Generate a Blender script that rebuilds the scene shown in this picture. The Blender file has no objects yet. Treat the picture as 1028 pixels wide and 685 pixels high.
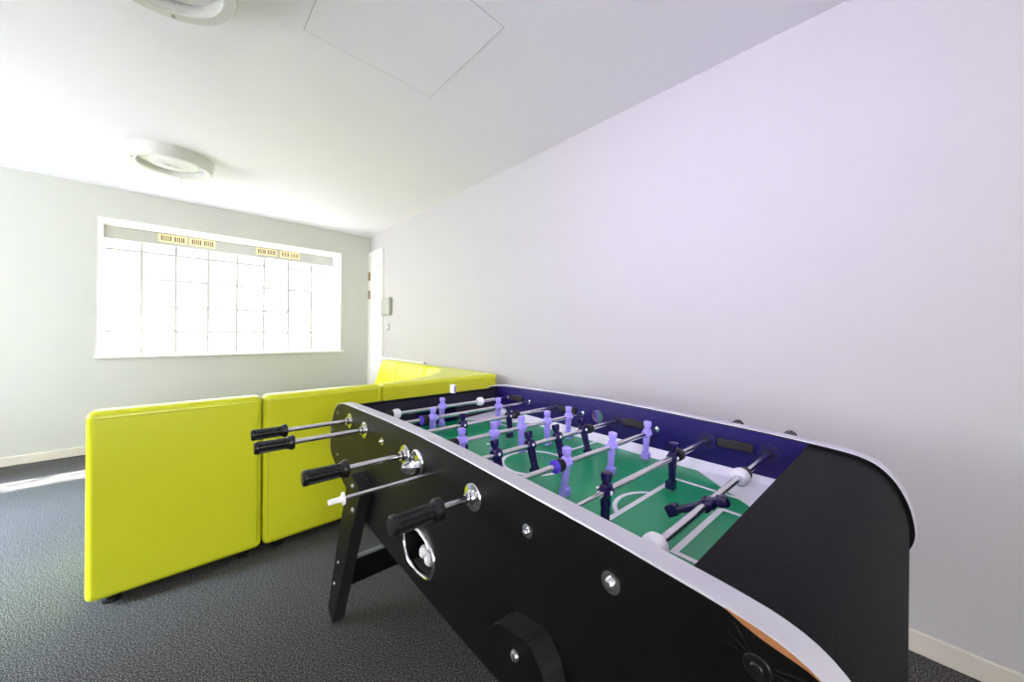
import bpy, bmesh, math, random
from math import sin, cos, pi, radians
from mathutils import Matrix, Vector
from mathutils.geometry import tessellate_polygon

random.seed(4)
scene = bpy.context.scene
col = scene.collection

# ------------------------------------------------------------------ helpers
class MB:
    """collects geometry, then links it as ONE mesh object"""
    def __init__(self):
        self.v, self.f, self.m = [], [], []
    def add(self, verts, faces, mat=0, M=None):
        o = len(self.v)
        for p in verts:
            p = Vector(p)
            self.v.append(M @ p if M is not None else p)
        for fc in faces:
            self.f.append([i + o for i in fc]); self.m.append(mat)
        return self
    def box(self, x0, x1, y0, y1, z0, z1, mat=0, M=None):
        vs = [(x, y, z) for z in (z0, z1) for y in (y0, y1) for x in (x0, x1)]
        return self.add(vs, [(0, 2, 3, 1), (4, 5, 7, 6), (0, 1, 5, 4), (2, 6, 7, 3), (0, 4, 6, 2), (1, 3, 7, 5)], mat, M)
    def lathe(self, prof, n=24, mat=0, M=None, a0=0.0, a1=2 * pi):
        """prof: (radius, height) pairs, revolved about local z"""
        full = abs(a1 - a0 - 2 * pi) < 1e-6
        k = n if full else n + 1
        vs, fs = [], []
        for (r, z) in prof:
            for i in range(k):
                a = a0 + (a1 - a0) * i / n
                vs.append((r * cos(a), r * sin(a), z))
        for j in range(len(prof) - 1):
            for i in range(n):
                i2 = (i + 1) % k if full else i + 1
                fs.append((j * k + i, j * k + i2, (j + 1) * k + i2, (j + 1) * k + i))
        if full:
            if prof[0][0] > 1e-6: fs.append(tuple(range(k - 1, -1, -1)))
            if prof[-1][0] > 1e-6: fs.append(tuple((len(prof) - 1) * k + i for i in range(k)))
        return self.add(vs, fs, mat, M)
    def loft(self, rings, mat=0, M=None, caps=True):
        n = len(rings[0]); vs = [p for r in rings for p in r]; fs = []
        for j in range(len(rings) - 1):
            for i in range(n):
                i2 = (i + 1) % n
                fs.append((j * n + i, j * n + i2, (j + 1) * n + i2, (j + 1) * n + i))
        if caps:
            fs.append(tuple(range(n - 1, -1, -1)))
            fs.append(tuple((len(rings) - 1) * n + i for i in range(n)))
        return self.add(vs, fs, mat, M)
    def tube(self, pts, r, n=10, mat=0, M=None, closed=False):
        pts = [Vector(p) for p in pts]; rings = []
        N = len(pts); up0 = None
        for i, p in enumerate(pts):
            if closed: t = pts[(i + 1) % N] - pts[i - 1]
            else: t = pts[min(i + 1, N - 1)] - pts[max(i - 1, 0)]
            t.normalize()
            if up0 is None:
                up0 = t.orthogonal().normalized()
            a = (up0 - t * up0.dot(t)).normalized(); up0 = a
            b = t.cross(a)
            rr = r[i] if isinstance(r, (list, tuple)) else r
            rings.append([p + (a * cos(2 * pi * k / n) + b * sin(2 * pi * k / n)) * rr for k in range(n)])
        if closed: rings.append(rings[0])
        return self.loft(rings, mat, M, caps=not closed)
    def prism(self, loops, fn, d0, d1, mat=0, side_mats=None):
        """polygon (outer loop + hole loops) in 2D, extruded; fn(a, b, d) -> xyz"""
        tri = tessellate_polygon([[Vector((a, b, 0)) for a, b in lp] for lp in loops])
        flat = [q for lp in loops for q in lp]
        n = len(flat)
        vs = [fn(a, b, d0) for a, b in flat] + [fn(a, b, d1) for a, b in flat]
        o = len(self.v)
        self.v += [Vector(p) for p in vs]
        for t in tri:
            self.f.append([o + i for i in t]); self.m.append(mat)
            self.f.append([o + n + i for i in reversed(t)]); self.m.append(mat)
        s = 0
        for li, lp in enumerate(loops):
            k = len(lp); sm = mat if not side_mats else side_mats[li]
            for i in range(k):
                j = (i + 1) % k
                self.f.append([o + s + i, o + s + j, o + n + s + j, o + n + s + i]); self.m.append(sm)
            s += k
        return self
    def build(self, name, mats, parent=None, loc=(0, 0, 0), rot=(0, 0, 0), bevel=0, seg=2, angle=35, weld=True):
        me = bpy.data.meshes.new(name)
        me.from_pydata(self.v, [], self.f)
        if not isinstance(mats, (list, tuple)): mats = [mats]
        for m in mats: me.materials.append(m)
        for p, m in zip(me.polygons, self.m): p.material_index = m
        bm = bmesh.new(); bm.from_mesh(me)
        if weld: bmesh.ops.remove_doubles(bm, verts=bm.verts, dist=1e-6)
        bmesh.ops.recalc_face_normals(bm, faces=bm.faces)
        bm.to_mesh(me); bm.free()
        me.shade_smooth(); me.set_sharp_from_angle(angle=radians(angle))
        o = bpy.data.objects.new(name, me); col.objects.link(o)
        o.location = loc; o.rotation_euler = rot
        if parent is not None: o.parent = parent
        if bevel:
            b = o.modifiers.new('bevel', 'BEVEL'); b.width = bevel; b.segments = seg; b.limit_method = 'ANGLE'; b.angle_limit = radians(40)
            b.harden_normals = True
        return o

def tag(o, label, cat, group=None):
    o['label'] = label; o['category'] = cat
    if group: o['group'] = group
    return o
def struct(o):
    o['kind'] = 'structure'; return o
def empty(name, loc, rz=0.0):
    o = bpy.data.objects.new(name, None); col.objects.link(o)
    o.location = loc; o.rotation_euler = (0, 0, rz); o.empty_display_size = .1
    return o
def dup(o, parent, loc=None, rot=None):
    c = o.copy(); col.objects.link(c); c.parent = parent
    if loc is not None: c.location = loc
    if rot is not None: c.rotation_euler = rot
    return c
def spline(pts, sub=4, closed=False):
    out = []; n = len(pts)
    g = lambda i: pts[i % n] if closed else pts[max(0, min(n - 1, i))]
    for i in range(n if closed else n - 1):
        p0, p1, p2, p3 = g(i - 1), g(i), g(i + 1), g(i + 2)
        for k in range(sub):
            t = k / sub
            out.append(tuple(.5 * (2 * b + (c - a) * t + (2 * a - 5 * b + 4 * c - d) * t * t + (3 * b - a - 3 * c + d) * t ** 3)
                             for a, b, c, d in zip(p0, p1, p2, p3)))
    if not closed: out.append(tuple(pts[-1]))
    return out
def ring2(cx, cy, r, n=28):
    return [(cx + r * cos(2 * pi * i / n), cy + r * sin(2 * pi * i / n)) for i in range(n)]
def rounded(pts, r, n=5):
    """round the corners of a 2D polygon"""
    out = []; N = len(pts)
    for i in range(N):
        p, a, b = Vector(pts[i]), Vector(pts[i - 1]), Vector(pts[(i + 1) % N])
        rr = min(r, (a - p).length * .45, (b - p).length * .45)
        s, e = p + (a - p).normalized() * rr, p + (b - p).normalized() * rr
        for k in range(n + 1):
            t = k / n
            q = s * (1 - t) ** 2 + p * 2 * t * (1 - t) + e * t * t
            out.append((q.x, q.y))
    return out
AX_Y = Matrix.Rotation(-pi / 2, 4, 'X')      # local z -> +y
AX_X = Matrix.Rotation(pi / 2, 4, 'Y')       # local z -> +x
T = Matrix.Translation

# ------------------------------------------------------------------ materials
def srgb(r, g, b):
    f = lambda c: (c / 255 / 12.92) if c / 255 <= .04045 else ((c / 255 + .055) / 1.055) ** 2.4
    return (f(r), f(g), f(b), 1)
def mat(name, color, rough=.5, metal=0, spec=.5, bump=0, bscale=200, var=0, vscale=8, coat=0, sheen=0):
    m = bpy.data.materials.new(name); m.use_nodes = True
    nt = m.node_tree; b = nt.nodes['Principled BSDF']
    b.inputs['Base Color'].default_value = color if len(color) == 4 else (*color, 1)
    b.inputs['Roughness'].default_value = rough; b.inputs['Metallic'].default_value = metal
    b.inputs['Specular IOR Level'].default_value = spec
    b.inputs['Coat Weight'].default_value = coat; b.inputs['Coat Roughness'].default_value = .1
    tc = nt.nodes.new('ShaderNodeTexCoord')
    if bump:
        n = nt.nodes.new('ShaderNodeTexNoise'); n.inputs['Scale'].default_value = bscale; n.inputs['Detail'].default_value = 3
        bp = nt.nodes.new('ShaderNodeBump'); bp.inputs['Strength'].default_value = bump; bp.inputs['Distance'].default_value = .002
        nt.links.new(tc.outputs['Object'], n.inputs['Vector']); nt.links.new(n.outputs['Fac'], bp.inputs['Height'])
        nt.links.new(bp.outputs['Normal'], b.inputs['Normal'])
    if var:
        n = nt.nodes.new('ShaderNodeTexNoise'); n.inputs['Scale'].default_value = vscale; n.inputs['Detail'].default_value = 4
        r = nt.nodes.new('ShaderNodeMapRange'); r.inputs['To Min'].default_value = 1 - var; r.inputs['To Max'].default_value = 1 + var
        hs = nt.nodes.new('ShaderNodeHueSaturation'); hs.inputs['Color'].default_value = color if len(color) == 4 else (*color, 1)
        nt.links.new(tc.outputs['Object'], n.inputs['Vector']); nt.links.new(n.outputs['Fac'], r.inputs['Value'])
        nt.links.new(r.outputs['Result'], hs.inputs['Value']); nt.links.new(hs.outputs['Color'], b.inputs['Base Color'])
    return m
def emit(name, color, strength):
    m = bpy.data.materials.new(name); m.use_nodes = True
    b = m.node_tree.nodes['Principled BSDF']
    b.inputs['Base Color'].default_value = (.8, .8, .8, 1)
    b.inputs['Emission Color'].default_value = (*color, 1); b.inputs['Emission Strength'].default_value = strength
    return m

P = {}                                   # light levels, tuned against the photograph
P['win'] = 2.0; P['left'] = 14.5; P['back'] = 8.5; P['sun'] = 380.0; P['sky'] = 240.0

M_wall = mat('wall_paint_grey', srgb(197, 199, 192), .75, spec=.25, bump=.04, bscale=350)
M_lilac = mat('wall_paint_pale', srgb(193, 191, 190), .7, spec=.25, bump=.04, bscale=350)
M_ceil = mat('ceiling_paint', srgb(238, 236, 245), .8, spec=.2, bump=.03, bscale=300)
M_white = mat('white_gloss_paint', srgb(243, 242, 238), .35, spec=.4)
M_cream = mat('cream_baseboard_paint', srgb(214, 208, 194), .4, var=.03, vscale=14)
M_door = mat('door_paint', srgb(240, 238, 232), .4)
M_green = mat('lime_vinyl', srgb(221, 226, 40), .28, spec=.55, bump=.12, bscale=420, var=.04, vscale=5)
M_stitch = mat('lime_thread', srgb(150, 150, 30), .7)
M_piping = mat('lime_piping', srgb(205, 212, 60), .4)
M_rubber = mat('black_rubber', srgb(24, 24, 25), .5)
M_black = mat('black_laminate', srgb(9, 9, 8), .42, spec=.22, bump=.05, bscale=900)
M_legedge = mat('leg_edge_band', srgb(30, 31, 31), .36, spec=.5)
M_cover = mat('black_grained_cover', srgb(17, 17, 19), .6, spec=.12, bump=.9, bscale=380)
M_silver = mat('silver_trim', srgb(200, 198, 206), .38, metal=.25, spec=.6)
M_chrome = mat('chrome', (.78, .78, .79), .1, metal=1)
M_rod = mat('rod_steel', (.72, .71, .74), .2, metal=1)
M_dull = mat('dull_steel', (.45, .44, .45), .35, metal=1)
M_blue = mat('blue_violet_laminate', srgb(27, 15, 90), .35, spec=.5, var=.08, vscale=12)
M_bluedark = mat('dark_blue_disc', srgb(32, 22, 84), .4)
M_endwall = mat('end_wall_laminate', srgb(27, 24, 42), .4)
M_field = mat('green_playfield', srgb(13, 158, 101), .3, spec=.5, var=.06, vscale=9)
M_line = mat('white_field_line', srgb(250, 250, 252), .35)
M_plastic = mat('white_plastic', srgb(244, 243, 246), .3)
M_light = mat('lavender_plastic', srgb(172, 157, 246), .35, spec=.5)  # lavender base takes in violet light reflected by the near wall
M_dark = mat('black_plastic_violet_glint', srgb(24, 12, 70), .2, spec=.6)  # indigo put into the black for violet glints off the near wall
M_purple = mat('violet_reflection', srgb(96, 62, 226), .4)  # reflected violet light, put into a colour of its own
M_grip = mat('black_grip', srgb(20, 20, 22), .3, spec=.5)
M_bar = mat('worn_dark_wood', srgb(38, 32, 34), .5, var=.3, vscale=60)
M_mdf = mat('bare_fibreboard', srgb(168, 110, 68), .8, var=.15, vscale=90)
M_tan = mat('cut_wood_edge', srgb(205, 165, 140), .7)
M_grey = mat('grey_edge_band', srgb(120, 126, 120), .5)
M_vent = mat('cream_vent_plastic', srgb(236, 222, 180), .4)
M_slot = mat('vent_slot_dark', srgb(96, 78, 60), .6)
M_hinge = mat('hinge_brass_brown', srgb(150, 122, 92), .4, metal=.5)
M_box = mat('grey_metal_box', srgb(162, 165, 154), .45)
M_hatchgap = mat('hatch_gap', srgb(185, 185, 185), .8)
M_lampbody = mat('lamp_body', srgb(206, 207, 204), .4)
M_header = mat('window_header_paint', srgb(180, 181, 179), .5)
M_mortar = mat('glass_block_mortar', srgb(172, 172, 168), .6)
M_mortar.node_tree.nodes['Principled BSDF'].inputs['Emission Color'].default_value = (1, .985, .95, 1); M_mortar.node_tree.nodes['Principled BSDF'].inputs['Emission Strength'].default_value = .03   # faint glow standing in for daylight through the joints

# carpet: short dark loops with pale flecks
M_carpet = bpy.data.materials.new('dark_grey_carpet'); M_carpet.use_nodes = True
nt = M_carpet.node_tree; b = nt.nodes['Principled BSDF']; L = nt.links.new
tc = nt.nodes.new('ShaderNodeTexCoord')
n1 = nt.nodes.new('ShaderNodeTexNoise'); n1.inputs['Scale'].default_value = 230; n1.inputs['Detail'].default_value = 2.5; n1.inputs['Roughness'].default_value = .7
n2 = nt.nodes.new('ShaderNodeTexVoronoi'); n2.inputs['Scale'].default_value = 240
r1 = nt.nodes.new('ShaderNodeValToRGB')
r1.color_ramp.elements[0].position = .36; r1.color_ramp.elements[0].color = srgb(26, 26, 27)
r1.color_ramp.elements[1].position = .68; r1.color_ramp.elements[1].color = srgb(152, 149, 145)
e = r1.color_ramp.elements.new(.5); e.color = srgb(67, 66, 66)
bp = nt.nodes.new('ShaderNodeBump'); bp.inputs['Strength'].default_value = .8; bp.inputs['Distance'].default_value = .004
L(tc.outputs['Object'], n1.inputs['Vector']); L(tc.outputs['Object'], n2.inputs['Vector'])
L(n1.outputs['Fac'], r1.inputs['Fac']); L(r1.outputs['Color'], b.inputs['Base Color'])
L(n1.outputs['Fac'], bp.inputs['Height']); L(bp.outputs['Normal'], b.inputs['Normal'])
b.inputs['Roughness'].default_value = .95; b.inputs['Specular IOR Level'].default_value = .15

# glass blocks: lit by the daylight behind them, letting a little sun straight through
M_block = bpy.data.materials.new('glass_block'); M_block.use_nodes = True
nt = M_block.node_tree; L = nt.links.new; b = nt.nodes['Principled BSDF']
b.inputs['Base Color'].default_value = (.6, .6, .6, 1); b.inputs['Roughness'].default_value = .3
b.inputs['Emission Color'].default_value = (1, .985, .96, 1); b.inputs['Emission Strength'].default_value = P['win']
tr = nt.nodes.new('ShaderNodeBsdfTransparent'); mx = nt.nodes.new('ShaderNodeMixShader'); mx.inputs['Fac'].default_value = .42
L(b.outputs['BSDF'], mx.inputs[1]); L(tr.outputs['BSDF'], mx.inputs[2]); L(mx.outputs['Shader'], nt.nodes['Material Output'].inputs['Surface'])
M_opaque = emit('opaque_glass_block', (1, .985, .96), P['win']); M_opaque.node_tree.nodes['Principled BSDF'].inputs['Base Color'].default_value = (.5, .5, .5, 1)  # lower rows made opaque only to keep sun off the sill
M_day = emit('added_pane_cool', (.97, .97, 1.0), P['left'])  # glowing pane of the added left window
nt = M_day.node_tree; trl = nt.nodes.new('ShaderNodeBsdfTransparent'); mxl = nt.nodes.new('ShaderNodeMixShader'); mxl.inputs['Fac'].default_value = .42
nt.links.new(nt.nodes['Principled BSDF'].outputs['BSDF'], mxl.inputs[1]); nt.links.new(trl.outputs['BSDF'], mxl.inputs[2]); nt.links.new(mxl.outputs['Shader'], nt.nodes['Material Output'].inputs['Surface'])
M_dayback = emit('added_pane', (1.0, .985, .97), P['back'])  # glowing pane of the added back window
M_lampglass = emit('lamp_glass', (1, 1, .98), .08)

# ------------------------------------------------------------------ room
H, YF, XR, XL, YB = 2.4606, 4.9544, 1.9176, -3.0, -2.6
TH = .25
def rect_holes(x0, x1, z0, z1, holes):
    return [[(x0, z0), (x1, z0), (x1, z1), (x0, z1)]] + [[(a, c), (a, d), (b_, d), (b_, c)] for a, b_, c, d in holes]
WX0, WX1, WZ0, WZ1 = -.562, 1.538, .888, 2.174          # far window opening
struct(MB().box(XL - TH, XR + TH, YB - TH, YF + .46, -.1, 0).build('floor', M_carpet))
struct(MB().box(XL - TH, XR + TH, YB - TH, YF + .46, H, H + .1).build('ceiling', M_ceil))
struct(MB().prism(rect_holes(XL - TH, XR + TH, 0, H, [(WX0, WX1, WZ0, WZ1)]), lambda a, z, d: (a, d, z), YF, YF + .46, 0, [0, 1]).build('wall_far', [M_wall, M_white]))
struct(MB().box(XR, XR + TH, YB, YF, 0, H).build('wall_right', M_lilac))
LW = (2.4, 4.4, .75, 2.05); BW = (-2.5, .2, .7, 2.25)
struct(MB().prism(rect_holes(YB, YF, 0, H, [LW]), lambda a, z, d: (d, a, z), XL - TH, XL, 0, [0, 1]).build('wall_left', [M_wall, M_white]))
struct(MB().prism(rect_holes(XL - TH, XR + TH, 0, H, [BW]), lambda a, z, d: (a, d, z), YB - TH, YB, 0, [0, 1]).build('wall_back', [M_wall, M_white]))

def skirting(name, x0, x1, y0, y1):
    o = struct(MB().box(x0, x1, y0, y1, 0, .078).build(name, M_cream, bevel=.006, seg=2))
skirting('baseboard_far', XL, XR - .0, YF - .016, YF)
skirting('baseboard_right', XR - .016, XR, YB, 4.48)
skirting('baseboard_left', XL, XL + .016, YB, YF - .016)
skirting('baseboard_back', XL + .016, XR - .016, YB, YB + .016)

# far window: glass blocks, grey header board, sill
w = struct(empty('window_1', ((WX0 + WX1) / 2, YF, WZ0)))
wx, wy, wz = w.location
GY = YF + .35
cols = [WX0, -.304, -.046, .221, .482, .747, 1.008, 1.274, WX1]
rows = [WZ0, 1.119, 1.388, 1.674, 1.948, 2.048]
mb = MB(); opaque = MB()
for i in range(8):
    for j in range(5):
        a, c = cols[i] + .011, cols[i + 1] - .011
        p, q = rows[j] + .010, rows[j + 1] - .010
        (mb if j >= 2 else opaque).box(a - wx, c - wx, GY - wy, GY + .06 - wy, p - wz, q - wz)
mb.build('glass_blocks', M_block, w, bevel=.008, seg=2)
opaque.build('opaque_lower_blocks', M_opaque, w, bevel=.008, seg=2)
mb = MB()
for x in cols[1:-1]: mb.box(x - .0115 - wx, x + .0115 - wx, GY + .003 - wy, GY + .014 - wy, 0, rows[-1] - wz)
for z in rows[1:-1]: mb.box(WX0 - wx, WX1 - wx, GY + .0035 - wy, GY + .0135 - wy, z - .0105 - wz, z + .0105 - wz)
mb.build('mortar_grid', M_mortar, w)
MB().box(WX0 - wx, WX1 - wx, GY - .012 - wy, GY + .07 - wy, rows[-1] - wz, WZ1 - wz).build('header_board', M_header, w)
MB().box(WX0 - .02 - wx, WX1 + .035 - wx, -.028, .0005, -.022, 0).build('sill', M_white, w, bevel=.005)

def vent(x0, x1, label):
    z0, z1 = 2.080, 2.163
    t = empty('air_vent', ((x0 + x1) / 2, GY - .012, z0))
    hw = (x1 - x0) / 2; hh = z1 - z0
    mb = MB(); n = 9; fr = .014
    mb.box(-hw, hw, -.004, 0, 0, hh, 1)
    mb.box(-hw, hw, -.012, -.004, 0, fr); mb.box(-hw, hw, -.012, -.004, hh - fr, hh)
    mb.box(-hw, -hw + .02, -.012, -.004, fr, hh - fr); mb.box(hw - .02, hw, -.012, -.004, fr, hh - fr)
    mb.box(-.012, .012, -.013, -.004, fr, hh - fr)
    for s in (-1, 1):
        for k in range(1, 5):
            x = s * (.012 + (hw - .032) * k / 5)
            mb.box(x - .0035, x + .0035, -.011, -.004, fr, hh - fr)
    mb.build('grille', [M_vent, M_slot], t)
    for s in (-1, 1): MB().lathe([(.006, 0), (.005, .004), (0, .005)], 10, 0, T((s * (hw - .010), -.012, hh / 2)) @ Matrix.Rotation(pi / 2, 4, 'X')).build('slide_knob', M_vent, t)
    tag(t, label, 'vent', 'air vents above the glass block window')
vent(-.183, .040, 'cream slotted air vent above glass blocks, nearest the left end of the window')
vent(.060, .281, 'cream slotted air vent, second from the left end of the glass block window')
vent(.660, .878, 'cream slotted air vent, second from the room corner end of the window')
vent(.910, 1.130, 'cream slotted air vent above glass blocks, closest to the door corner')

# added windows, out of frame, to light the room from left and behind
def side_window(name, M, a0, a1, z0, z1, fn, parent_loc, rz):
    t = struct(empty(name, parent_loc, rz))
    hw = (a1 - a0) / 2; hh = z1 - z0
    MB().box(-hw, hw, .12, .13, 0, hh).build('pane', M, t)
    mb = MB()
    for x in (-hw, -hw / 3, hw / 3, hw): mb.box(max(-hw, x - .03), min(hw, x + .03), .07, .12, 0, hh)
    mb.box(-hw, hw, .07, .12, 0, .05); mb.box(-hw, hw, .07, .12, hh - .05, hh)
    mb.build('frame', M_white, t)
side_window('added_window_2', M_day, LW[0], LW[1], LW[2], LW[3], None, (XL, (LW[0] + LW[1]) / 2, LW[2]), pi / 2)
side_window('added_window_3', M_dayback, BW[0], BW[1], BW[2], BW[3], None, ((BW[0] + BW[1]) / 2, YB, BW[2]), pi)

# door in the right wall, beside the far corner
d = struct(empty('door_1', (XR, 4.74, 0)))
mb = MB()
mb.box(-.022, 0, -.262, -.205, .0, 2.235); mb.box(-.022, 0, .175, .2125, 0, 2.235); mb.box(-.022, 0, -.205, .175, 2.185, 2.235)
mb.build('door_frame', M_door, d, bevel=.004)
lf = MB().box(-.014, 0, -.203, .173, .005, 2.183).build('door_leaf', M_door, d, bevel=.002)
for z in (1.908, 1.65):
    mb = MB(); mb.lathe([(.009, -.058), (.009, .058)], 12, 0, T((-.024, .176, z)))
    mb.box(-.0235, -.0145, .150, .176, z - .055, z + .055)
    mb.build('hinge', M_hinge, d)
MB().lathe([(.009, 0), (.009, .012), (.006, .016), (0, .016)], 12, 0, T((-.014, -.120, 2.018)) @ Matrix.Rotation(-pi / 2, 4, 'Y')).build('closer_pin', M_box, d)  # pin of the door closer

t = empty('lock_box', (XR, 4.337, 1.348))
MB().box(-.048, 0, -.118, .123, 0, .222).build('casing', M_box, t, bevel=.012, seg=3)
for z in (.045, .183):
    MB().lathe([(.013, 0), (.012, .004), (.004, .005), (0, .003)], 14, 0, T((-.048, .0, z)) @ Matrix.Rotation(-pi / 2, 4, 'Y')).build('screw', M_dull, t)
MB().box(-.045, -.0225, .123, .228, .022, .125).build('latch_block', M_plastic, t, bevel=.01, seg=2)
tag(t, 'grey metal lock box with two screws on the wall right beside the door frame', 'lock')
t = empty('light_switch', (XR, 4.33, 1.155))
MB().box(-.009, 0, -.04, .04, 0, .085).build('plate', M_box, t, bevel=.003)
MB().box(-.014, -.009, -.012, .012, .022, .063).build('rocker', M_white, t, bevel=.002)
tag(t, 'small white light switch on the wall under the lock box', 'switch')
t = empty('cable_trunking', (XR, 3.93, .79))
MB().box(-.03, 0, -.545, .56, -.022, .02).build('cover', M_white, t, bevel=.004)
MB().box(-.031, 0, -.562, -.545, -.022, .02).build('end_cap', M_dull, t, bevel=.003)
tag(t, 'white cable trunking along the wall just above the lime sofa back', 'trunking')

# ceiling lights and hatch
def ceiling_light(x, y, label):
    t = empty('ceiling_light', (x, y, H))
    MB().lathe([(.251, 0), (.249, -.012), (.235, -.078), (.229, -.085), (.196, -.085), (.190, -.080), (.187, -.03), (.170, -.012)], 56).build('housing', M_lampbody, t)
    n = 40; mb = MB()
    prof = [(.187, -.040), (.14, -.056), (.09, -.065), (.035, -.069), (0, -.0695)]
    mb.lathe(prof, n)
    g = mb.build('glass_dish', M_lampglass, t)
    mb = MB()
    for k in range(12):
        a = pi * k / 12
        ln = [(r * s * cos(a), r * s * sin(a), z - .0008) for (r, z, s) in [(p[0] * .97, p[1], -1) for p in prof[:-1]] + [(0, -.0695, 1)] + [(p[0] * .97, p[1], 1) for p in reversed(prof[:-1])]]
        mb.tube(ln, .0011, 5)
    for r, z in ((.14, -.0565), (.09, -.0655), (.045, -.0687)):
        mb.tube([(r * cos(2 * pi * i / 30), r * sin(2 * pi * i / 30), z) for i in range(30)], .0011, 5, closed=True)
    mb.build('glass_ribs', M_lampbody, t)
    for a in (radians(75), radians(195), radians(315)):
        MB().lathe([(.006, 0), (.006, -.006), (0, -.007)], 8, 0, T((.212 * cos(a), .212 * sin(a), -.085))).build('clip', M_box, t)
    tag(t, label, 'light', 'round ceiling lights')
ceiling_light(-.06, 3.745, 'round white ceiling light near the glass block window, seen whole')
ceiling_light(-.085, 1.735, 'round white ceiling light cut off by the top of the picture')
t = empty('ceiling_hatch', (.7, 1.45, H))
HX0, HX1, HY0, HY1 = -.316, .316, -.312, .312
mb = MB(); g = .003
mb.box(HX0, HX1, HY0, HY0 + g, -.0012, 0); mb.box(HX0, HX1, HY1 - g, HY1, -.0012, 0); mb.box(HX0, HX0 + g, HY0 + g, HY1 - g, -.0012, 0); mb.box(HX1 - g, HX1, HY0 + g, HY1 - g, -.0012, 0)
mb.build('gap', M_hatchgap, t)
MB().box(HX0 + g, HX1 - g, HY0 + g, HY1 - g, -.002, 0).build('panel', M_ceil, t)
tag(t, 'square painted access hatch in the ceiling with thin dark joint', 'hatch')

# ------------------------------------------------------------------ lime green sofa modules
SG = 'lime green sofa modules'
def prof_extrude(mb, prof, x0, x1, axis='x', M=None):
    if axis == 'x': r0 = [(x0, a, z) for a, z in prof]; r1_ = [(x1, a, z) for a, z in prof]
    else: r0 = [(a, x0, z) for a, z in prof]; r1_ = [(a, x1, z) for a, z in prof]
    mb.loft([r0, r1_], 0, M)
def feet(t, spots):
    for x, y in spots:
        MB().lathe([(.028, 0), (.03, .004), (.03, .016), (.018, .022), (.018, .04)], 18, 0, T((x, y, 0))).build('glide_foot', M_rubber, t)
back_prof = [(0, .035), (0, .800), (.105, .800), (.235, .43), (.235, .035)]
seat_prof = [(.237, .035), (.237, .44), (.72, .44), (.72, .035)]
def straight_module(x0, x1, label, stitch=None):
    t = empty('sofa_module', ((x0 + x1) / 2, 2.15, 0)); hw = (x1 - x0) / 2
    mb = MB(); prof_extrude(mb, back_prof, -hw, hw); bk = mb.build('backrest', M_green, t, bevel=.028, seg=5)
    mb = MB(); prof_extrude(mb, seat_prof, -hw + .003, hw - .003); mb.build('seat', M_green, t, bevel=.03, seg=4)
    mb = MB(); mb.tube([(-hw + .03, .0012, .7695), (hw - .03, .0012, .7695)], .0022, 6); mb.build('seam', M_piping, bk)
    if stitch:
        mb = MB(); x = stitch * (hw - .020)
        for k in range(34):
            z = .08 + k * .0135; mb.tube([(x, -.0005, z), (x, -.0005, z + .006)], .0016, 5)
        mb.build('stitching', M_stitch, bk)
    feet(t, [(-hw + .07, .06), (hw - .07, .06), (-hw + .07, .64), (hw - .07, .64)])
    tag(t, label, 'sofa', SG)
straight_module(-.275, .3005, 'lime green sofa module at the free end, nearest the bright patch of carpet', 1)
straight_module(.3055, .918, 'lime green sofa module between the free end and the corner module, behind the rod handles', -1)
# corner module: back fills the corner, inner face curved
t = empty('sofa_corner_module', (1.39, 2.15, 0))
cx0, cx1, cy1 = .923 - 1.39, 1.868 - 1.39, .945
top_in = [(.923, 2.255), (1.10, 2.275), (1.29, 2.355), (1.464, 2.48), (1.62, 2.635), (1.72, 2.79), (1.758, 2.93), (1.763, 3.095)]
bot_in = [(.923, 2.385), (1.08, 2.405), (1.24, 2.48), (1.38, 2.58), (1.50, 2.70), (1.585, 2.83), (1.625, 2.96), (1.633, 3.095)]
loc = lambda L_: [(x - 1.39, y - 2.15) for x, y in L_]
ti, bi = loc(spline(top_in, 3)), loc(spline(bot_in, 3))
def ring(inner, z): return [(x, y, z) for x, y in inner] + [(cx1, cy1, z), (cx1, 0, z), (cx0, 0, z)]
mb = MB(); mb.loft([ring(bi, .035), ring(bi, .43), ring(ti, .80)])
bk = mb.build('backrest', M_green, t, bevel=.026, seg=4)
MB().tube([(cx0 + .03, .0012, .7695), (cx1 - .03, .0012, .7695)], .0022, 6).build('seam', M_piping, bk)
mb = MB(); sp = [(x - .002, y + .004) for x, y in bi] + [(cx0 + .03, cy1)]
sp[0] = (cx0, sp[0][1])
sp = [(x, y) for x, y in sp]; sp[-1] = (cx0, cy1)
mb.prism([sp], lambda a, b_, d_: (a, b_, d_), .035, .44); mb.build('seat', M_green, t, bevel=.02, seg=3)
feet(t, [(cx0 + .07, .06), (cx1 - .07, .06), (cx1 - .07, cy1 - .07), (cx0 + .1, cy1 - .1)])
tag(t, 'lime green corner sofa module with a wide rounded back against the pale wall', 'sofa', SG)
def wall_module(y0, y1, label):
    t = empty('sofa_module', (1.868, (y0 + y1) / 2, 0)); hw = (y1 - y0) / 2
    mb = MB(); prof_extrude(mb, [(-a, z) for a, z in back_prof], -hw, hw, 'y'); mb.build('backrest', M_green, t, bevel=.028, seg=5)
    mb = MB(); prof_extrude(mb, [(-a, z) for a, z in seat_prof], -hw + .003, hw - .003, 'y'); mb.build('seat', M_green, t, bevel=.03, seg=4)
    feet(t, [(-.06, -hw + .07), (-.06, hw - .07), (-.64, -hw + .07), (-.64, hw - .07)])
    tag(t, label, 'sofa', SG)
wall_module(3.102, 3.705, 'lime green sofa module against the right wall, next to the corner module')
wall_module(3.712, 4.155, 'lime green sofa module against the right wall, last one before the door')

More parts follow.
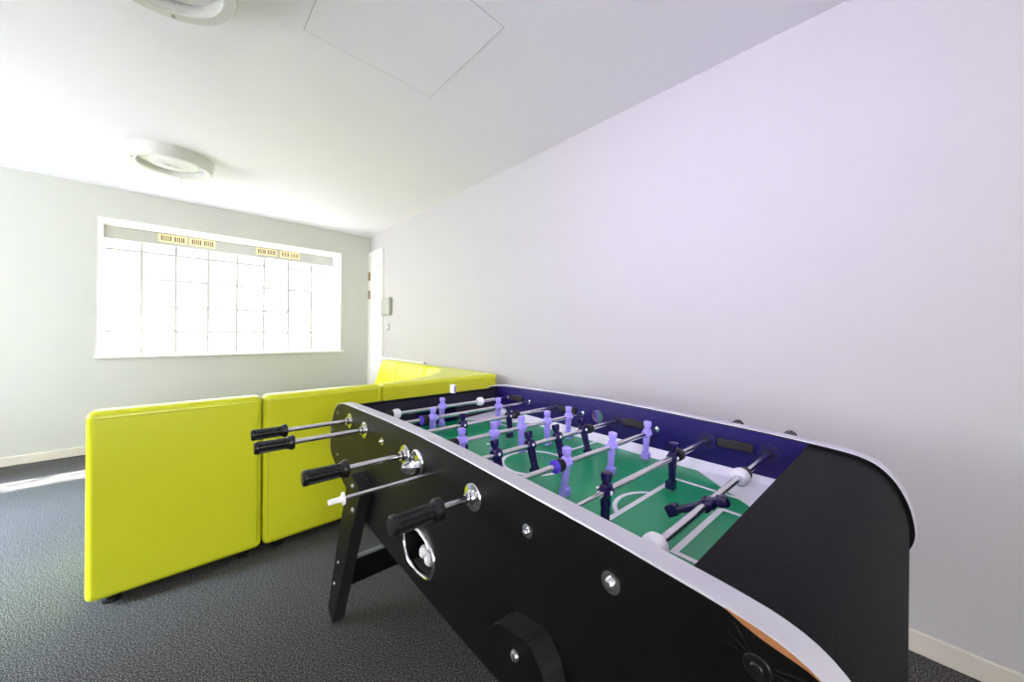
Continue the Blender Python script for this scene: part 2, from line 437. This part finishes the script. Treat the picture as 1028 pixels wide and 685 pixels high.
# ------------------------------------------------------------------ foosball table
HC = 1.125; A = radians(43.341); TT = radians(41.24); K = .332
Fw = Vector((sin(A), cos(A), 0)); Rw = Vector((cos(A), -sin(A), 0))
toW = lambda r, dd: Rw * r + Fw * dd
Uw = toW(sin(TT), -cos(TT)); Vw = toW(cos(TT), sin(TT))
root_loc = Uw * -.8265 + Vw * .82
table = empty('foosball_table', root_loc, math.atan2(Uw.y, Uw.x))
tag(table, 'black foosball table with silver trim and green pitch, standing beside the lime sofa', 'foosball table')
HR = HC - K; ZF = .697
V0, V1 = -.4095, .4095; PT = .035                 # outer panel faces, panel thickness
low = [(.75, .577), (.66, .545), (.55, .518), (.4, .492), (.25, .481), (0, .478)]
halfR = spline([(0, .864), (.2, .861), (.4, .855), (.55, .850), (.65, .844), (.70, .8405), (.745, .834), (.778, .819), (.805, .789), (.824, .747), (.833, .705), (.834, .672), (.824, .640), (.803, .612)] + low, 3)
halfL = spline([(0, .864), (.2, .861), (.4, .855), (.55, .850), (.64, .845), (.70, .835), (.735, .821), (.766, .796), (.796, .756), (.819, .712), (.829, .668), (.826, .628), (.806, .604), (.775, .590)] + low[1:], 3)
half = halfR
outline = halfR + [(-a, z) for a, z in reversed(halfL[1:-1])]
fnY = lambda a, b_, d_: (a, d_, b_)
ball_hole = rounded([(-.082, .572), (-.06, .614), (.02, .624), (.072, .606), (.086, .578), (.068, .534), (.01, .520), (-.056, .530)], .03, 4)
CUPC = (-.006, .795)
cup_hole = ring2(CUPC[0], CUPC[1], .025)
def panel(name, y0, y1, inner_first):
    mb = MB(); mb.prism([outline, ball_hole, cup_hole], fnY, y0, y1, 0, [0, 0, 1])
    # inner face inside the play box is blue-violet: a thin liner of its own
    return mb.build(name, [M_black, M_tan], table, angle=25)
near = panel('side_panel', V0, V0 + PT, False)
far = panel('side_panel', V1 - PT, V1, True)
IN0, IN1 = V0 + PT, V1 - PT
def z_at(r):
    hf = halfR if r >= 0 else halfL; r = abs(r)
    for (a, za), (b_, zb) in zip(hf, hf[1:]):
        if a <= r <= b_ and za > .7: return za + (zb - za) * (r - a) / (b_ - a + 1e-9)
    return .8
RE = .648                                             # where the end covers start
RODS = [-.563, -.402, -.241, -.080, .080, .241, .402, .563]
def liner(y0, y1, handled):
    top = [(a, z_at(a) - .004) for a in [RE * (-1 + 2 * i / 24) for i in range(25)]]
    lp = [(-RE, ZF - .02), (RE, ZF - .02)] + list(reversed(top))
    holes = [cup_hole]
    mb = MB(); mb.prism([lp] + holes, fnY, y0, y1, 0, [0, 1]); return mb.build('inner_liner', [M_blue, M_tan], table, angle=25)
liner(IN0, IN0 + .0025, None); liner(IN1 - .0025, IN1, None)
# silver trim round the panel edges
def trim(y0, y1):
    tR = [q for q in halfR if q[1] >= .625]; tL = [q for q in halfL if q[1] >= .625]
    path = [(-a, z) for a, z in reversed(tL)] + tR[1:]
    mb = MB(); rings = []
    for i, (a, z) in enumerate(path):
        p, q = Vector(path[max(i - 1, 0)]), Vector(path[min(i + 1, len(path) - 1)])
        tn = (q - p).normalized(); n = Vector((-tn.y, tn.x)); 
        o1 = Vector((a, z)) + n * .0022; o0 = Vector((a, z)) - n * .0005
        rings.append([(o0.x, y0, o0.y), (o0.x, y1, o0.y), (o1.x, y1 - .0008, o1.y), (o1.x, y0 + .0008, o1.y)])
    mb.loft(rings); return mb.build('edge_trim', M_silver, table, angle=50)
trim(V0 - .0008, V0 + PT + .0008); trim(V1 - PT - .0008, V1 + .0008)
# curved end covers
def cover(sgn):
    hf = halfR if sgn > 0 else halfL
    pts = [(a, z) for a, z in hf if (a >= RE + .012 and z > .6) or (z <= .6 and a >= .45)]
    pts = [(RE, z_at(sgn * RE))] + pts
    ro, ri = [], []
    for i, (a, z) in enumerate(pts):
        p, q = Vector(pts[max(i - 1, 0)]), Vector(pts[min(i + 1, len(pts) - 1)])
        tn = (q - p).normalized(); n = Vector((-tn.y, tn.x))
        o1 = Vector((a, z)) - n * .009; o0 = Vector((a, z)) - n * .021
        ro.append(o1); ri.append(o0)
    mb = MB(); rings = [[(sgn * a.x, IN0 + .001, a.y), (sgn * a.x, IN1 - .001, a.y), (sgn * c.x, IN1 - .001, c.y), (sgn * c.x, IN0 + .001, c.y)] for a, c in zip(ro, ri)]
    mb.loft(rings); return mb.build('end_cover', M_cover, table, angle=50)
cover(1); cover(-1)
# end walls with goal mouths, goal boxes
def end_wall(s):
    mb = MB(); g = .105; zc = z_at(s * RE) - .022
    x0, x1 = sorted((s * (RE + .001), s * (RE + .016)))
    mb.box(x0, x1, IN0 + .003, -g + .008, ZF - .02, zc); mb.box(x0, x1, g + .008, IN1 - .003, ZF - .02, zc); mb.box(x0, x1, -g + .008, g + .008, ZF + .075, zc)
    w_ = mb.build('end_wall', M_endwall, table)
    mb = MB(); xa, xb = sorted((s * (RE + .016), s * (RE + .09)))
    mb.box(xa, xb, -g - .002, -g + .008, ZF - .03, ZF + .085); mb.box(xa, xb, g + .008, g + .018, ZF - .03, ZF + .085); mb.box(xa, xb, -g + .008, g + .008, ZF + .075, ZF + .085)
    xc, xd = sorted((s * (RE + .09), s * (RE + .1)))
    mb.box(xc, xd, -g - .002, g + .018, ZF - .03, ZF + .085); mb.box(xa, xb, -g + .008, g + .008, ZF - .03, ZF - .02)
    mb.build('goal_box', M_blue, w_)
end_wall(-1); end_wall(1)
MB().box(-.50, .50, IN0, IN1, .488, .500).build('bottom_board', M_black, table)
# playfield with its printed lines
VC = .008; e = .0007
pf = MB(); pf.box(-RE + .0005, RE - .0005, IN0 + .003, IN1 - .003, ZF - .012, ZF)
def strip(pts, w_, z=ZF + e):
    pts = [Vector(p) for p in pts]; N = len(pts); L_, R_ = [], []
    for i, p in enumerate(pts):
        a = (p - pts[i - 1]).normalized() if i else (pts[1] - p).normalized()
        c = (pts[i + 1] - p).normalized() if i < N - 1 else a
        n = Vector((-(a + c).y, (a + c).x)); n.normalize(); n /= max(.5, n.dot(Vector((-a.y, a.x))))
        L_.append(p + n * w_ / 2); R_.append(p - n * w_ / 2)
    vs = [(q.x, q.y, z) for q in L_] + [(q.x, q.y, z) for q in R_]
    pf.add(vs, [(i, i + 1, N + i + 1, N + i) for i in range(N - 1)], 1)
LW_ = .013
strip([(0, IN0 + .012), (0, VC - .104)], LW_); strip([(0, VC + .104), (0, IN1 - .012)], LW_)
strip([(.108 * cos(2 * pi * i / 48), VC + .108 * sin(2 * pi * i / 48)) for i in range(49)], LW_ * 1.1, ZF + e * 1.2)
for s in (-1, 1):
    EX = s * (RE - .001)
    strip([(EX, VC - .226), (s * .366, VC - .226), (s * .366, VC + .226), (EX, VC + .226)], LW_, ZF + e * 1.1)
    strip([(EX, VC - .13), (s * .520, VC - .13), (s * .520, VC + .13), (EX, VC + .13)], LW_, ZF + e * 1.1)
    a0 = math.acos((.4265 - .366) / .103)
    strip([(s * (.4265 - .103 * cos(t_)), VC + .103 * sin(t_)) for t_ in [-a0 + 2 * a0 * i / 20 for i in range(21)]], LW_ * .85, ZF + e * .9)
    pf.add([(s * .2535 + .0085 * cos(2 * pi * i / 16), VC + .0085 * sin(2 * pi * i / 16), ZF + e) for i in range(16)], [tuple(range(16))], 1)
pf.build('playfield', [M_field, M_line], table, weld=False)
def side_ramp(s):
    mb = MB(); yi = IN1 - .003 if s > 0 else IN0 + .003; yo = yi - s * .020
    mb.loft([[(x, yo, ZF), (x, yi, ZF), (x, yi, ZF + .030)] for x in (-RE + .0015, RE - .0015)]); mb.build('side_ramp', M_line, table)
side_ramp(1); side_ramp(-1)
def corner_ramp(sx, sy):
    mb = MB(); yi = IN1 - .004 if sy > 0 else IN0 + .004; xe = sx * (RE - .0015)
    x_a, y_a = sx * .355, yi - sy * .006
    x_b, y_b = xe, yi - sy * .231
    vs = [(x_a, yi, ZF), (x_b, yi, ZF), (x_b, y_b, ZF), (x_a, yi, ZF + .003), (x_b, yi, ZF + .016), (x_b, y_b, ZF + .0025)]
    mb.add(vs, [(0, 1, 2), (3, 5, 4), (0, 3, 4, 1), (1, 4, 5, 2), (2, 5, 3, 0)]); mb.build('corner_ramp', M_line, table)
for sx in (-1, 1):
    for sy in (-1, 1): corner_ramp(sx, sy)

# bearings, washers, dark blocks on the walls
HAND_NEAR = (0, 1, 3, 5)
def bearing(x, yf, s):
    """chrome plate outside, dark disc inside"""
    mb = MB(); M_ = T((x, yf, HR)) @ Matrix.Rotation(-s * pi / 2, 4, 'X')
    mb.lathe([(.028, 0), (.027, .002), (.015, .004), (.0135, .006), (.0135, .013), (.0105, .014), (.0083, .014), (.0083, 0)], 32, 0, M_)
    mb.build('bearing_plate', M_chrome, table)
def inner_disc(x, yf, s):
    mb = MB(); M_ = T((x, yf, HR)) @ Matrix.Rotation(-s * pi / 2, 4, 'X')
    mb.lathe([(.029, 0), (.029, .0012), (.0275, .0012), (.027, .0006), (.018, .0006), (.0175, .0014), (.0125, .0014)], 32, 0, M_)
    mb.lathe([(.0125, 0.0), (.0125, .003), (.0085, .003), (.0085, 0)], 24, 1, M_)
    mb.build('bushing', [M_bluedark, M_rubber], table)
def washer(x, yf, s, R=.0135):
    mb = MB(); M_ = T((x, yf, HR)) @ Matrix.Rotation(-s * pi / 2, 4, 'X')
    mb.lathe([(R, 0), (R, .0015), (R * .8, .002), (R * .5, .002), (R * .5, .006), (R * .35, .009), (0, .010)], 24, 0, M_)
    mb.build('rod_screw', M_chrome, table)
for i, x in enumerate(RODS):
    if i in HAND_NEAR:
        bearing(x, V0, -1); inner_disc(x, IN0 + .0025, 1); washer(x, IN1 - .0025, -1, .009); washer(x, V1, 1)
    else:
        bearing(x, V1, 1); inner_disc(x, IN1 - .0025, -1)
        if i != 4: washer(x, V0, -1, .0145 if i == 7 else .0115)
for x in (-.485, -.16, .157, .482):
    MB().box(x - .047, x + .047, IN1 - .015, IN1 - .0024, HR - .006, HR + .019).build('wall_block', M_bar, table, bevel=.003)
    MB().box(x - .047, x + .047, IN0 + .0024, IN0 + .015, HR - .006, HR + .019).build('wall_block', M_bar, table, bevel=.003)

# serving cups: ring on the outside and a half bowl below it
def serving_cup(yf, s):
    M_ = T((CUPC[0], yf, CUPC[1])) @ Matrix.Rotation(-s * pi / 2, 4, 'X')
    mb = MB(); mb.lathe([(.0242, -PT - .001), (.0242, .003), (.027, .0055), (.030, .0045), (.0325, .001), (.0325, 0)], 36, 0, M_)
    nA, nB = 18, 8
    # quarter-ellipsoid bowl, open on top
    vs, fs = [], []
    for R_ in (.027, .0248):
        for j in range(nB + 1):
            ph = (pi / 2) * j / nB
            for i in range(nA + 1):
                th = pi * i / nA                  # sweep across
                # direction on lower outer quarter: across, outward, down
                xx = -cos(th); ww = sin(th)
                vs.append((CUPC[0] + R_ * xx, yf + s * (.003 + R_ * 1.5 * ww * cos(ph)), CUPC[1] - .004 - R_ * .95 * ww * sin(ph)))
    n = nA + 1; off = (nB + 1) * n
    for k in (0, off):
        for j in range(nB):
            for i in range(nA): fs.append((k + j * n + i, k + j * n + i + 1, k + (j + 1) * n + i + 1, k + (j + 1) * n + i))
    for i in range(nA): fs.append((i, i + 1, off + i + 1, off + i)); fs.append((nB * n + i, nB * n + i + 1, off + nB * n + i + 1, off + nB * n + i))
    mb.add(vs, fs); mb.build('serving_cup', M_chrome, table, angle=60)
serving_cup(V0, -1); serving_cup(V1, 1)

# ball return on both long sides
def ball_return(y, s):
    ctr = Vector((.003, .572)); path = [(a, y + s * .002, z) for a, z in ball_hole]
    mb = MB(); rings = []
    prof = [(.0, 0), (.0, .0045), (.0035, .0065), (.0075, .0045), (.0085, 0)]
    for a, z in ball_hole + [ball_hole[0]]:
        n = (Vector((a, z)) - ctr).normalized()
        rings.append([(a + n.x * (o - .001), y + s * h_, z + n.y * (o - .001)) for o, h_ in prof])
    mb.loft(rings, caps=False)
    fr = mb.build('ball_return_frame', M_chrome, table, angle=60)
    mb = MB(); di = s * -1
    yi = y + di * .006; yb = y + di * .11
    a0, a1 = sorted((yi, yb))
    mb.box(-.06, .06, a0, a1, .500, .528)
    a0, a1 = sorted((y + di * (PT + .003), yb)); mb.box(-.10, .10, a0, a1, .500, .528); mb.box(-.10, -.092, a0, a1, .528, .64); mb.box(.092, .10, a0, a1, .528, .64)
    b0, b1 = sorted((yb, yb + di * .008)); mb.box(-.10, .10, b0, b1, .5, .64)
    mb.box(-.10, .10, a0, a1, .632, .64)
    for x in (-.06, -.03, 0, .03): mb.lathe([(.004, 0), (.003, .004), (0, .005)], 8, 0, T((x, y + di * .075, .528)))
    mb.build('ball_tray', M_rubber, table)
ball_return(V0, -1); ball_return(V1, 1)

# legs
leg2 = [(-.6855, .040), (-.5335, .419), (-.4655, .568), (-.448, .622), (-.4175, .651), (-.345, .636), (-.318, .612), (-.4025, .457), (-.6205, .011)]
leg2 = rounded(leg2, .011, 5)
LT = .040
def leg(sx, sy):
    sh = .03 if sx > 0 else 0
    zs_ = .007 if sx > 0 else 0
    pts = [(-sx * (a - sh), z + (zs_ if z > .3 else 0)) for a, z in leg2]
    y0, y1 = ((V0 - LT, V0) if sy < 0 else (V1, V1 + LT))
    mb = MB(); mb.prism([pts], fnY, y0, y1, 0, [1]); lg = mb.build('leg', [M_black, M_legedge], table, angle=28)
    yo = y0 if sy < 0 else y1
    Mr = Matrix.Rotation(-sy * pi / 2, 4, 'X')
    for a, z in ((-.3875, .618), (-.3855, .540), (-.5425, .290), (-.5915, .187)):
        R_ = .0085 if z > .5 else .005
        mb = MB(); mb.lathe([(R_, 0), (R_, .002), (R_ * .75, .005), (R_ * .35, .006), (R_ * .3, .003), (0, .003)], 18, 0, T((-sx * (a - sh), yo, z)) @ Mr)
        mb.build('bolt', M_dull, lg)
    mb = MB(); mb.lathe([(.013, 0), (.015, .003), (.015, .010), (.007, .012), (.007, .03)], 16, 0, T((-sx * (-.652 - sh), (y0 + y1) / 2, 0)))
    mb.build('glide', M_dull, lg)
for sx in (-1, 1):
    for sy in (-1, 1): leg(sx, sy)
# -sx maps: sx=1 -> mirrored to +x end
def stretcher(x):
    mb = MB(); mb.box(x - .009, x + .009, V0 - .002, V1 + .002, .172, .262); st = mb.build('stretcher', M_black, table)
    MB().box(x - .0095, x + .0095, V0 - .001, V1 + .001, .262, .270).build('edge_band', M_grey, st)
stretcher(-.573); stretcher(.603)

# screws at the panel ends, and the pulled-away laminate at the camera end
for a, z in ((-.7155, .796), (-.799, .710), (-.7185, .626)):
    for y, s in ((V0, -1), (V1, 1)):
        for sg in (1, -1):
            if sg < 0 and y == V0: continue
            MB().lathe([(.0055, 0), (.005, .0015), (.002, .002), (0, .001)], 12, 0, T((sg * a, y, z)) @ Matrix.Rotation(-s * pi / 2, 4, 'X')).build('panel_screw', M_dull, table)
up = [(a, z) for a, z in halfR if .692 <= a <= .785 and z > .76]
dn = []
for i, (a, z) in enumerate(up):
    t_ = i / (len(up) - 1); p, q = Vector(up[max(i - 1, 0)]), Vector(up[min(i + 1, len(up) - 1)])
    tn = (q - p).normalized(); n = Vector((-tn.y, tn.x)); k = .0072 * sin(pi * t_ ** .75) ** 1.3 + .0004
    dn.append((a - n.x * k, z - n.y * k))
mb = MB(); mb.prism([up + list(reversed(dn))], fnY, V0 - .0012, V0 + .0005); mb.build('bare_board_edge', M_mdf, table)['label'] = 'bare brown board where the black laminate has pulled away'
WC = (.7285, .800)
mb = MB(); Mw = T((WC[0], V0, WC[1])) @ Matrix.Rotation(pi / 2, 4, 'X')
mb.lathe([(.0125, 0), (.0122, .003), (.0115, .0036), (.006, .0036), (.006, .0056), (.0045, .0068), (.0018, .0068), (.0015, .005), (0, .005)], 30, 0, Mw)
mb.build('cap_washer', M_grip, table)
for ang, L_, r_ in ((100, .030, .0018), (112, .034, .0016), (124, .030, .0015), (142, .026, .0014), (160, .022, .0012), (8, .036, .0018), (-6, .032, .0015), (-20, .026, .0013), (24, .034, .0016)):
    a = radians(ang); n = 9
    pts = [(WC[0] + cos(a) * (.012 + L_ * i / (n - 1)) + .004 * sin(a) * (i / n) ** 2, V0 - .0001, WC[1] + sin(a) * (.012 + L_ * i / (n - 1)) - .006 * (i / n) ** 2) for i in range(n)]
    pts = [p for p in pts if p[2] < z_at(min(.828, p[0])) - .008 or p[0] < .70]
    if len(pts) > 3:
        N = len(pts); MB().tube(pts, [r_ * (.35 + .65 * sin(pi * (i + .6) / (N + .2))) for i in range(N)], 8).build('laminate_fold', M_black, table)

# ---- rods, grips, bumpers, figures
def superring(hx, hy, z, cx=0, cy=0, n=16, p=2.6):
    out = []
    for i in range(n):
        a = 2 * pi * i / n; c, s = cos(a), sin(a)
        out.append((cx + hx * abs(c) ** (2 / p) * (1 if c >= 0 else -1), cy + hy * abs(s) ** (2 / p) * (1 if s >= 0 else -1), z))
    return out
def figure_mesh():
    """toy player, upright, facing +x, origin on the rod axis"""
    mb = MB()
    # torso: waist, chest, shoulders
    mb.loft([superring(.0085, .0105, -.019), superring(.0095, .0120, -.012), superring(.0115, .0140, -.002), superring(.0115, .0160, .008), superring(.0100, .0165, .0135), superring(.0075, .0120, .0175), superring(.0055, .0060, .0190)])
    # boss round the rod
    mb.lathe([(.0118, -.0135), (.0128, -.0115), (.0128, .0115), (.0118, .0135)], 22, 0, AX_Y)
    # folded arms across the chest
    for s in (-1, 1):
        mb.tube([(.0, s * .0155, .0115), (.002, s * .0175, .003), (.0085, s * .0135, -.003), (.0122, s * .003, .0025)], [.0048, .0046, .0042, .0038], 8)
    # neck and head, with brow, nose and chin
    mb.loft([superring(.0050, .0052, .0170), superring(.0052, .0054, .0215)])
    mb.loft([superring(.0080, .0076, .0195, .001), superring(.0102, .0098, .0225, .0006), superring(.0108, .0106, .0290, 0, 0, 16, 3.2), superring(.0112, .0112, .0350, 0, 0, 16, 3.4), superring(.0110, .0112, .0395, -.0004, 0, 16, 3.4), superring(.0088, .0090, .0415, -.0006, 0, 16, 3)])
    mb.loft([[(.0098, -.0024, .0262), (.0134, -.0018, .0268), (.0134, .0018, .0268), (.0098, .0024, .0262)], [(.0098, -.0016, .0330), (.0112, -.0011, .0325), (.0112, .0011, .0325), (.0098, .0016, .0330)]])
    # legs with sock ridges
    for s in (-1, 1):
        cy_ = s * .0062
        mb.loft([superring(.0080, .0060, -.014, 0, cy_), superring(.0078, .0060, -.026, 0, cy_), superring(.0062, .0052, -.039, 0, cy_ * .95), superring(.0070, .0056, -.043, 0, cy_ * .95), superring(.0070, .0056, -.047, 0, cy_ * .95), superring(.0058, .0050, -.052, 0, cy_ * .95), superring(.0066, .0054, -.057, 0, cy_ * .95), superring(.0062, .0054, -.064, 0, cy_ * .95)])
    # foot block with a sloping toe
    mb.loft([[(x, -w_, z) for x, z in ((-.0085, -.0625), (.0095, -.0625), (.0135, -.0660), (.0140, -.0810), (.0105, -.0860), (-.0095, -.0850))] for w_ in (-.0108, .0108)])
    me = mb.build('player_figure', [M_light], None, bevel=.0012, seg=2, angle=50)
    return me
fig_light = figure_mesh()
fig_dark = fig_light.copy(); fig_dark.data = fig_light.data.copy(); fig_dark.data.materials.clear(); fig_dark.data.materials.append(M_dark); fig_dark.data.materials.append(M_plastic)
bm = bmesh.new(); bm.from_mesh(fig_dark.data)                     # white fixing screw on the near side of the boss
vs = [bm.verts.new((-.0150, .0042 * cos(2 * pi * i / 14), .0010 + .0042 * sin(2 * pi * i / 14))) for i in range(14)]
ws = [bm.verts.new((-.0100, .0042 * cos(2 * pi * i / 14), .0010 + .0042 * sin(2 * pi * i / 14))) for i in range(14)]
f_ = bm.faces.new(vs); f_.material_index = 1
for i in range(14): g_ = bm.faces.new((vs[i], vs[(i + 1) % 14], ws[(i + 1) % 14], ws[i])); g_.material_index = 1
bmesh.ops.recalc_face_normals(bm, faces=bm.faces); bm.to_mesh(fig_dark.data); bm.free()
def grip_mesh():
    mb = MB(); n = 48; rings = []
    prof = [(-.050, .0100, 0), (-.0495, .0150, 0), (-.046, .0178, 0), (-.039, .0180, 0), (-.0375, .0176, 1), (.026, .0172, 1), (.0275, .0168, 0), (.032, .0170, 0), (.036, .0205, 0), (.043, .0218, 0), (.047, .0212, 0), (.0495, .0175, 0), (.050, .0085, 0)]
    for z, r, fl in prof:
        rings.append([((r - (.0036 if fl and (i // 3) % 2 else 0)) * cos(2 * pi * i / n), (r - (.0036 if fl and (i // 3) % 2 else 0)) * sin(2 * pi * i / n), z) for i in range(n)])
    mb.loft(rings, 0, AX_Y)
    return mb.build('grip', M_grip, None, angle=28)
grip0 = grip_mesh()
def bumper_mesh(name, kind):
    mb = MB()
    if kind == 'rubber':
        mb.lathe([(.0085, -.012), (.0150, -.012), (.0160, -.010), (.0160, -.006), (.0142, -.0048), (.0160, -.0036), (.0160, .0016), (.0142, .0028), (.0160, .004), (.0160, .010), (.0150, .012), (.0085, .012)], 28, 0, AX_Y)
        return mb.build(name, M_rubber, None, angle=40)
    if kind == 'ring':
        mb.lathe([(.0085, -.003), (.0165, -.003), (.0172, -.0015), (.0172, .0015), (.0165, .003), (.0085, .003)], 28, 0, AX_Y)
        return mb.build(name, M_purple, None, angle=40)
    mb.lathe([(.0085, -.016), (.0110, -.0165), (.0165, -.0140), (.0200, -.0080), (.0208, 0), (.0200, .0080), (.0165, .0140), (.0110, .0165), (.0085, .016)], 30, 0, AX_Y)
    return mb.build(name, M_plastic, None, angle=60)
bump_black = bumper_mesh('bumper', 'rubber'); bump_white = bumper_mesh('bumper', 'white'); glint_ring = bumper_mesh('violet_glint_ring', 'ring')  # added rings carry the violet light reflected on bumper ends
used = set()
def place(o, parent, loc, rot=(0, 0, 0)):
    if o.name not in used:
        used.add(o.name); o.parent = parent; o.location = loc; o.rotation_euler = rot; return o
    return dup(o, parent, loc, rot)
def rod(i, tube, bar, figs, tilt, light, grip_y, blacks=(), whites=(), rings=()):
    mb = MB(); rt = .0075
    mb.lathe([(.0068, tube[0]), (rt, tube[0] + .0006), (rt, tube[1] - .0006), (.0068, tube[1])], 24, 0, AX_Y)
    mb.lathe([(.0042, bar[0]), (.0042, bar[1])], 16, 0, AX_Y)
    r_ = mb.build('player_rod', M_rod, table, (RODS[i], 0, HR))
    for y in figs:
        f_ = place(fig_light if light else fig_dark, r_, (0, y, 0), (0, radians(tilt), 0 if light else pi))
        f_['label'] = 'lavender toy player' if light else 'black toy player with a white screw'
    if grip_y is not None: place(grip0, r_, (0, grip_y, 0), (0, 0, 0 if grip_y < 0 else pi))
    for y in blacks: place(bump_black, r_, (0, y, 0))
    for y in whites: place(bump_white, r_, (0, y, 0))['label'] = 'white rod bumper'
    for y in rings: place(glint_ring, r_, (0, y, 0))['label'] = 'violet reflection on a bumper end, modelled as a ring'
    return r_
g = lambda v: v - .82
# tilt: rotation about the rod; for a light player a negative angle swings the feet towards the camera end
rod(0, (g(.15), .285), (.28, IN1 - .003), [-.016], 4, True, g(.162), blacks=[-.256], whites=[-.228, .194])
rod(1, (g(.15), .205), (.20, IN1 - .003), [-.150, .177], 2, True, g(.156), blacks=[-.183], rings=[-.199])
rod(2, (-.345, g(1.42)), (V0 + .002, -.33), [-.332, -.116, .103], 6, False, g(1.40), blacks=[.140])
rod(3, (g(.20), .315), (.30, IN1 - .003), [-.227, -.102, .023, .155, .279], 0, True, g(.216), blacks=[-.257])
r5 = rod(4, (-.275, g(1.40)), (g(.186), -.27), [-.335, -.218, -.089, .033, .166], 17, False, g(1.345), blacks=[.197])
mb = MB(); mb.lathe([(.0055, -.022), (.0055, 0), (.0065, 0), (.0065, .003), (.0125, .004), (.0125, .007), (.0065, .0085), (.005, .0085)], 20, 0, T((0, g(.204), 0)) @ AX_Y); mb.build('end_bush', M_plastic, r5)['label'] = 'white plastic bush on the bare bar end'
rod(5, (g(.28), .325), (.32, IN1 - .003), [-.118, .092, .300], 4, True, g(.289), blacks=[-.146], rings=[-.160])
rod(6, (-.205, g(1.47)), (V0 + .002, -.20), [-.180, .135], -2, False, g(1.455), blacks=[.168])
rod(7, (-.30, g(1.44)), (V0 + .002, -.29), [-.078], -60, False, g(1.42), blacks=[.150], whites=[-.290, .125])

# loose things on the table
for k, (x, y, z) in enumerate(((-.022, -.376, .5454), (.016, -.380, .5454))):
    mb = MB(); n = 14; mb.lathe([(.0172 * sin(pi * i / n), -.0172 * cos(pi * i / n)) for i in range(n + 1)], 24)
    W = table.matrix_world if False else Matrix.Translation(root_loc) @ Matrix.Rotation(math.atan2(Uw.y, Uw.x), 4, 'Z')
    o = mb.build('foosball', M_plastic, None, tuple(W @ Vector((x, y, z))))
    tag(o, ('white foosball in the ball return tray, the one nearer the sofa end', 'white foosball in the ball return tray, the one nearer the rounded camera end')[k], 'ball', 'balls in the return tray')
W = Matrix.Translation(root_loc) @ Matrix.Rotation(math.atan2(Uw.y, Uw.x), 4, 'Z')
t = empty('scoring_peg', tuple(W @ Vector((-.652, .094, z_at(RE) - .0105))))
MB().lathe([(.0135, 0), (.0135, .037), (.0125, .040), (0, .040)], 24).build('body', M_plastic, t)
MB().box(-.0035, .0035, -.0142, -.0125, .004, .035).build('stripe', M_purple, t, rot=(0, 0, radians(20)))  # strip stands in for purple light reflected on the peg
tag(t, 'small white peg with a violet reflection down one side standing on the foosball table end wall', 'peg')

# ------------------------------------------------------------------ light
sun = bpy.data.lights.new('sun', 'SUN'); sun.energy = P['sun']; sun.angle = radians(2.2); sun.color = (1, .97, .92)
so = bpy.data.objects.new('sun', sun); col.objects.link(so)
dr = Vector((-1.05, -1, -1.70)).normalized()
so.rotation_euler = dr.to_track_quat('-Z', 'Y').to_euler(); so.location = (0, 8, 8)
sk = bpy.data.lights.new('added_sky_beam', 'SUN'); sk.energy = P['sky']; sk.angle = radians(26); sk.color = (.58, .79, 1)  # added second sun lamp, aimed through the left window to blue the carpet
sko = bpy.data.objects.new('added_sky_beam', sk); col.objects.link(sko); sko.location = (-9, 5, 6)
sko.rotation_euler = Vector((1, -.1, -.62)).to_track_quat('-Z', 'Y').to_euler()
vl = bpy.data.lights.new('violet_fill', 'AREA'); vl.shape = 'DISK'; vl.size = .5; vl.spread = radians(84); vl.energy = 13; vl.color = (.66, .52, 1)  # added unseen lamp without a fixture, for a violet wash
vlo = bpy.data.objects.new('violet_fill', vl); col.objects.link(vlo); vlo.location = (-.5, -.25, 2.3)
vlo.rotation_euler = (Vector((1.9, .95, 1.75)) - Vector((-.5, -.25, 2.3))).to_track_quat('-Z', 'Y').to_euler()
wd = bpy.data.worlds.new('sky'); scene.world = wd; wd.use_nodes = True
bg = wd.node_tree.nodes['Background']; bg.inputs['Color'].default_value = (.86, .93, 1, 1); bg.inputs['Strength'].default_value = 1.2

# ------------------------------------------------------------------ camera
cam = bpy.data.cameras.new('camera'); co = bpy.data.objects.new('camera', cam); col.objects.link(co)
roll = radians(.4332)
Up = Vector((0, 0, 1))
R2 = Rw * cos(roll) + Up * sin(roll); U2 = Up * cos(roll) - Rw * sin(roll)
co.matrix_world = Matrix(((R2.x, U2.x, -Fw.x, 0), (R2.y, U2.y, -Fw.y, 0), (R2.z, U2.z, -Fw.z, HC), (0, 0, 0, 1)))
cam.sensor_width = 36; cam.sensor_fit = 'HORIZONTAL'; cam.lens = 351.72 / 1028 * 36
cam.shift_y = -(342.5 - 335.2) / 1028; cam.clip_start = .02
scene.camera = co
vs_ = scene.view_settings
vs_.view_transform = 'Standard'; vs_.look = 'None'; vs_.gamma = 1; vs_.use_curve_mapping = False; vs_.exposure = 0.0
scene.cycles.max_bounces = 10; scene.cycles.diffuse_bounces = 6
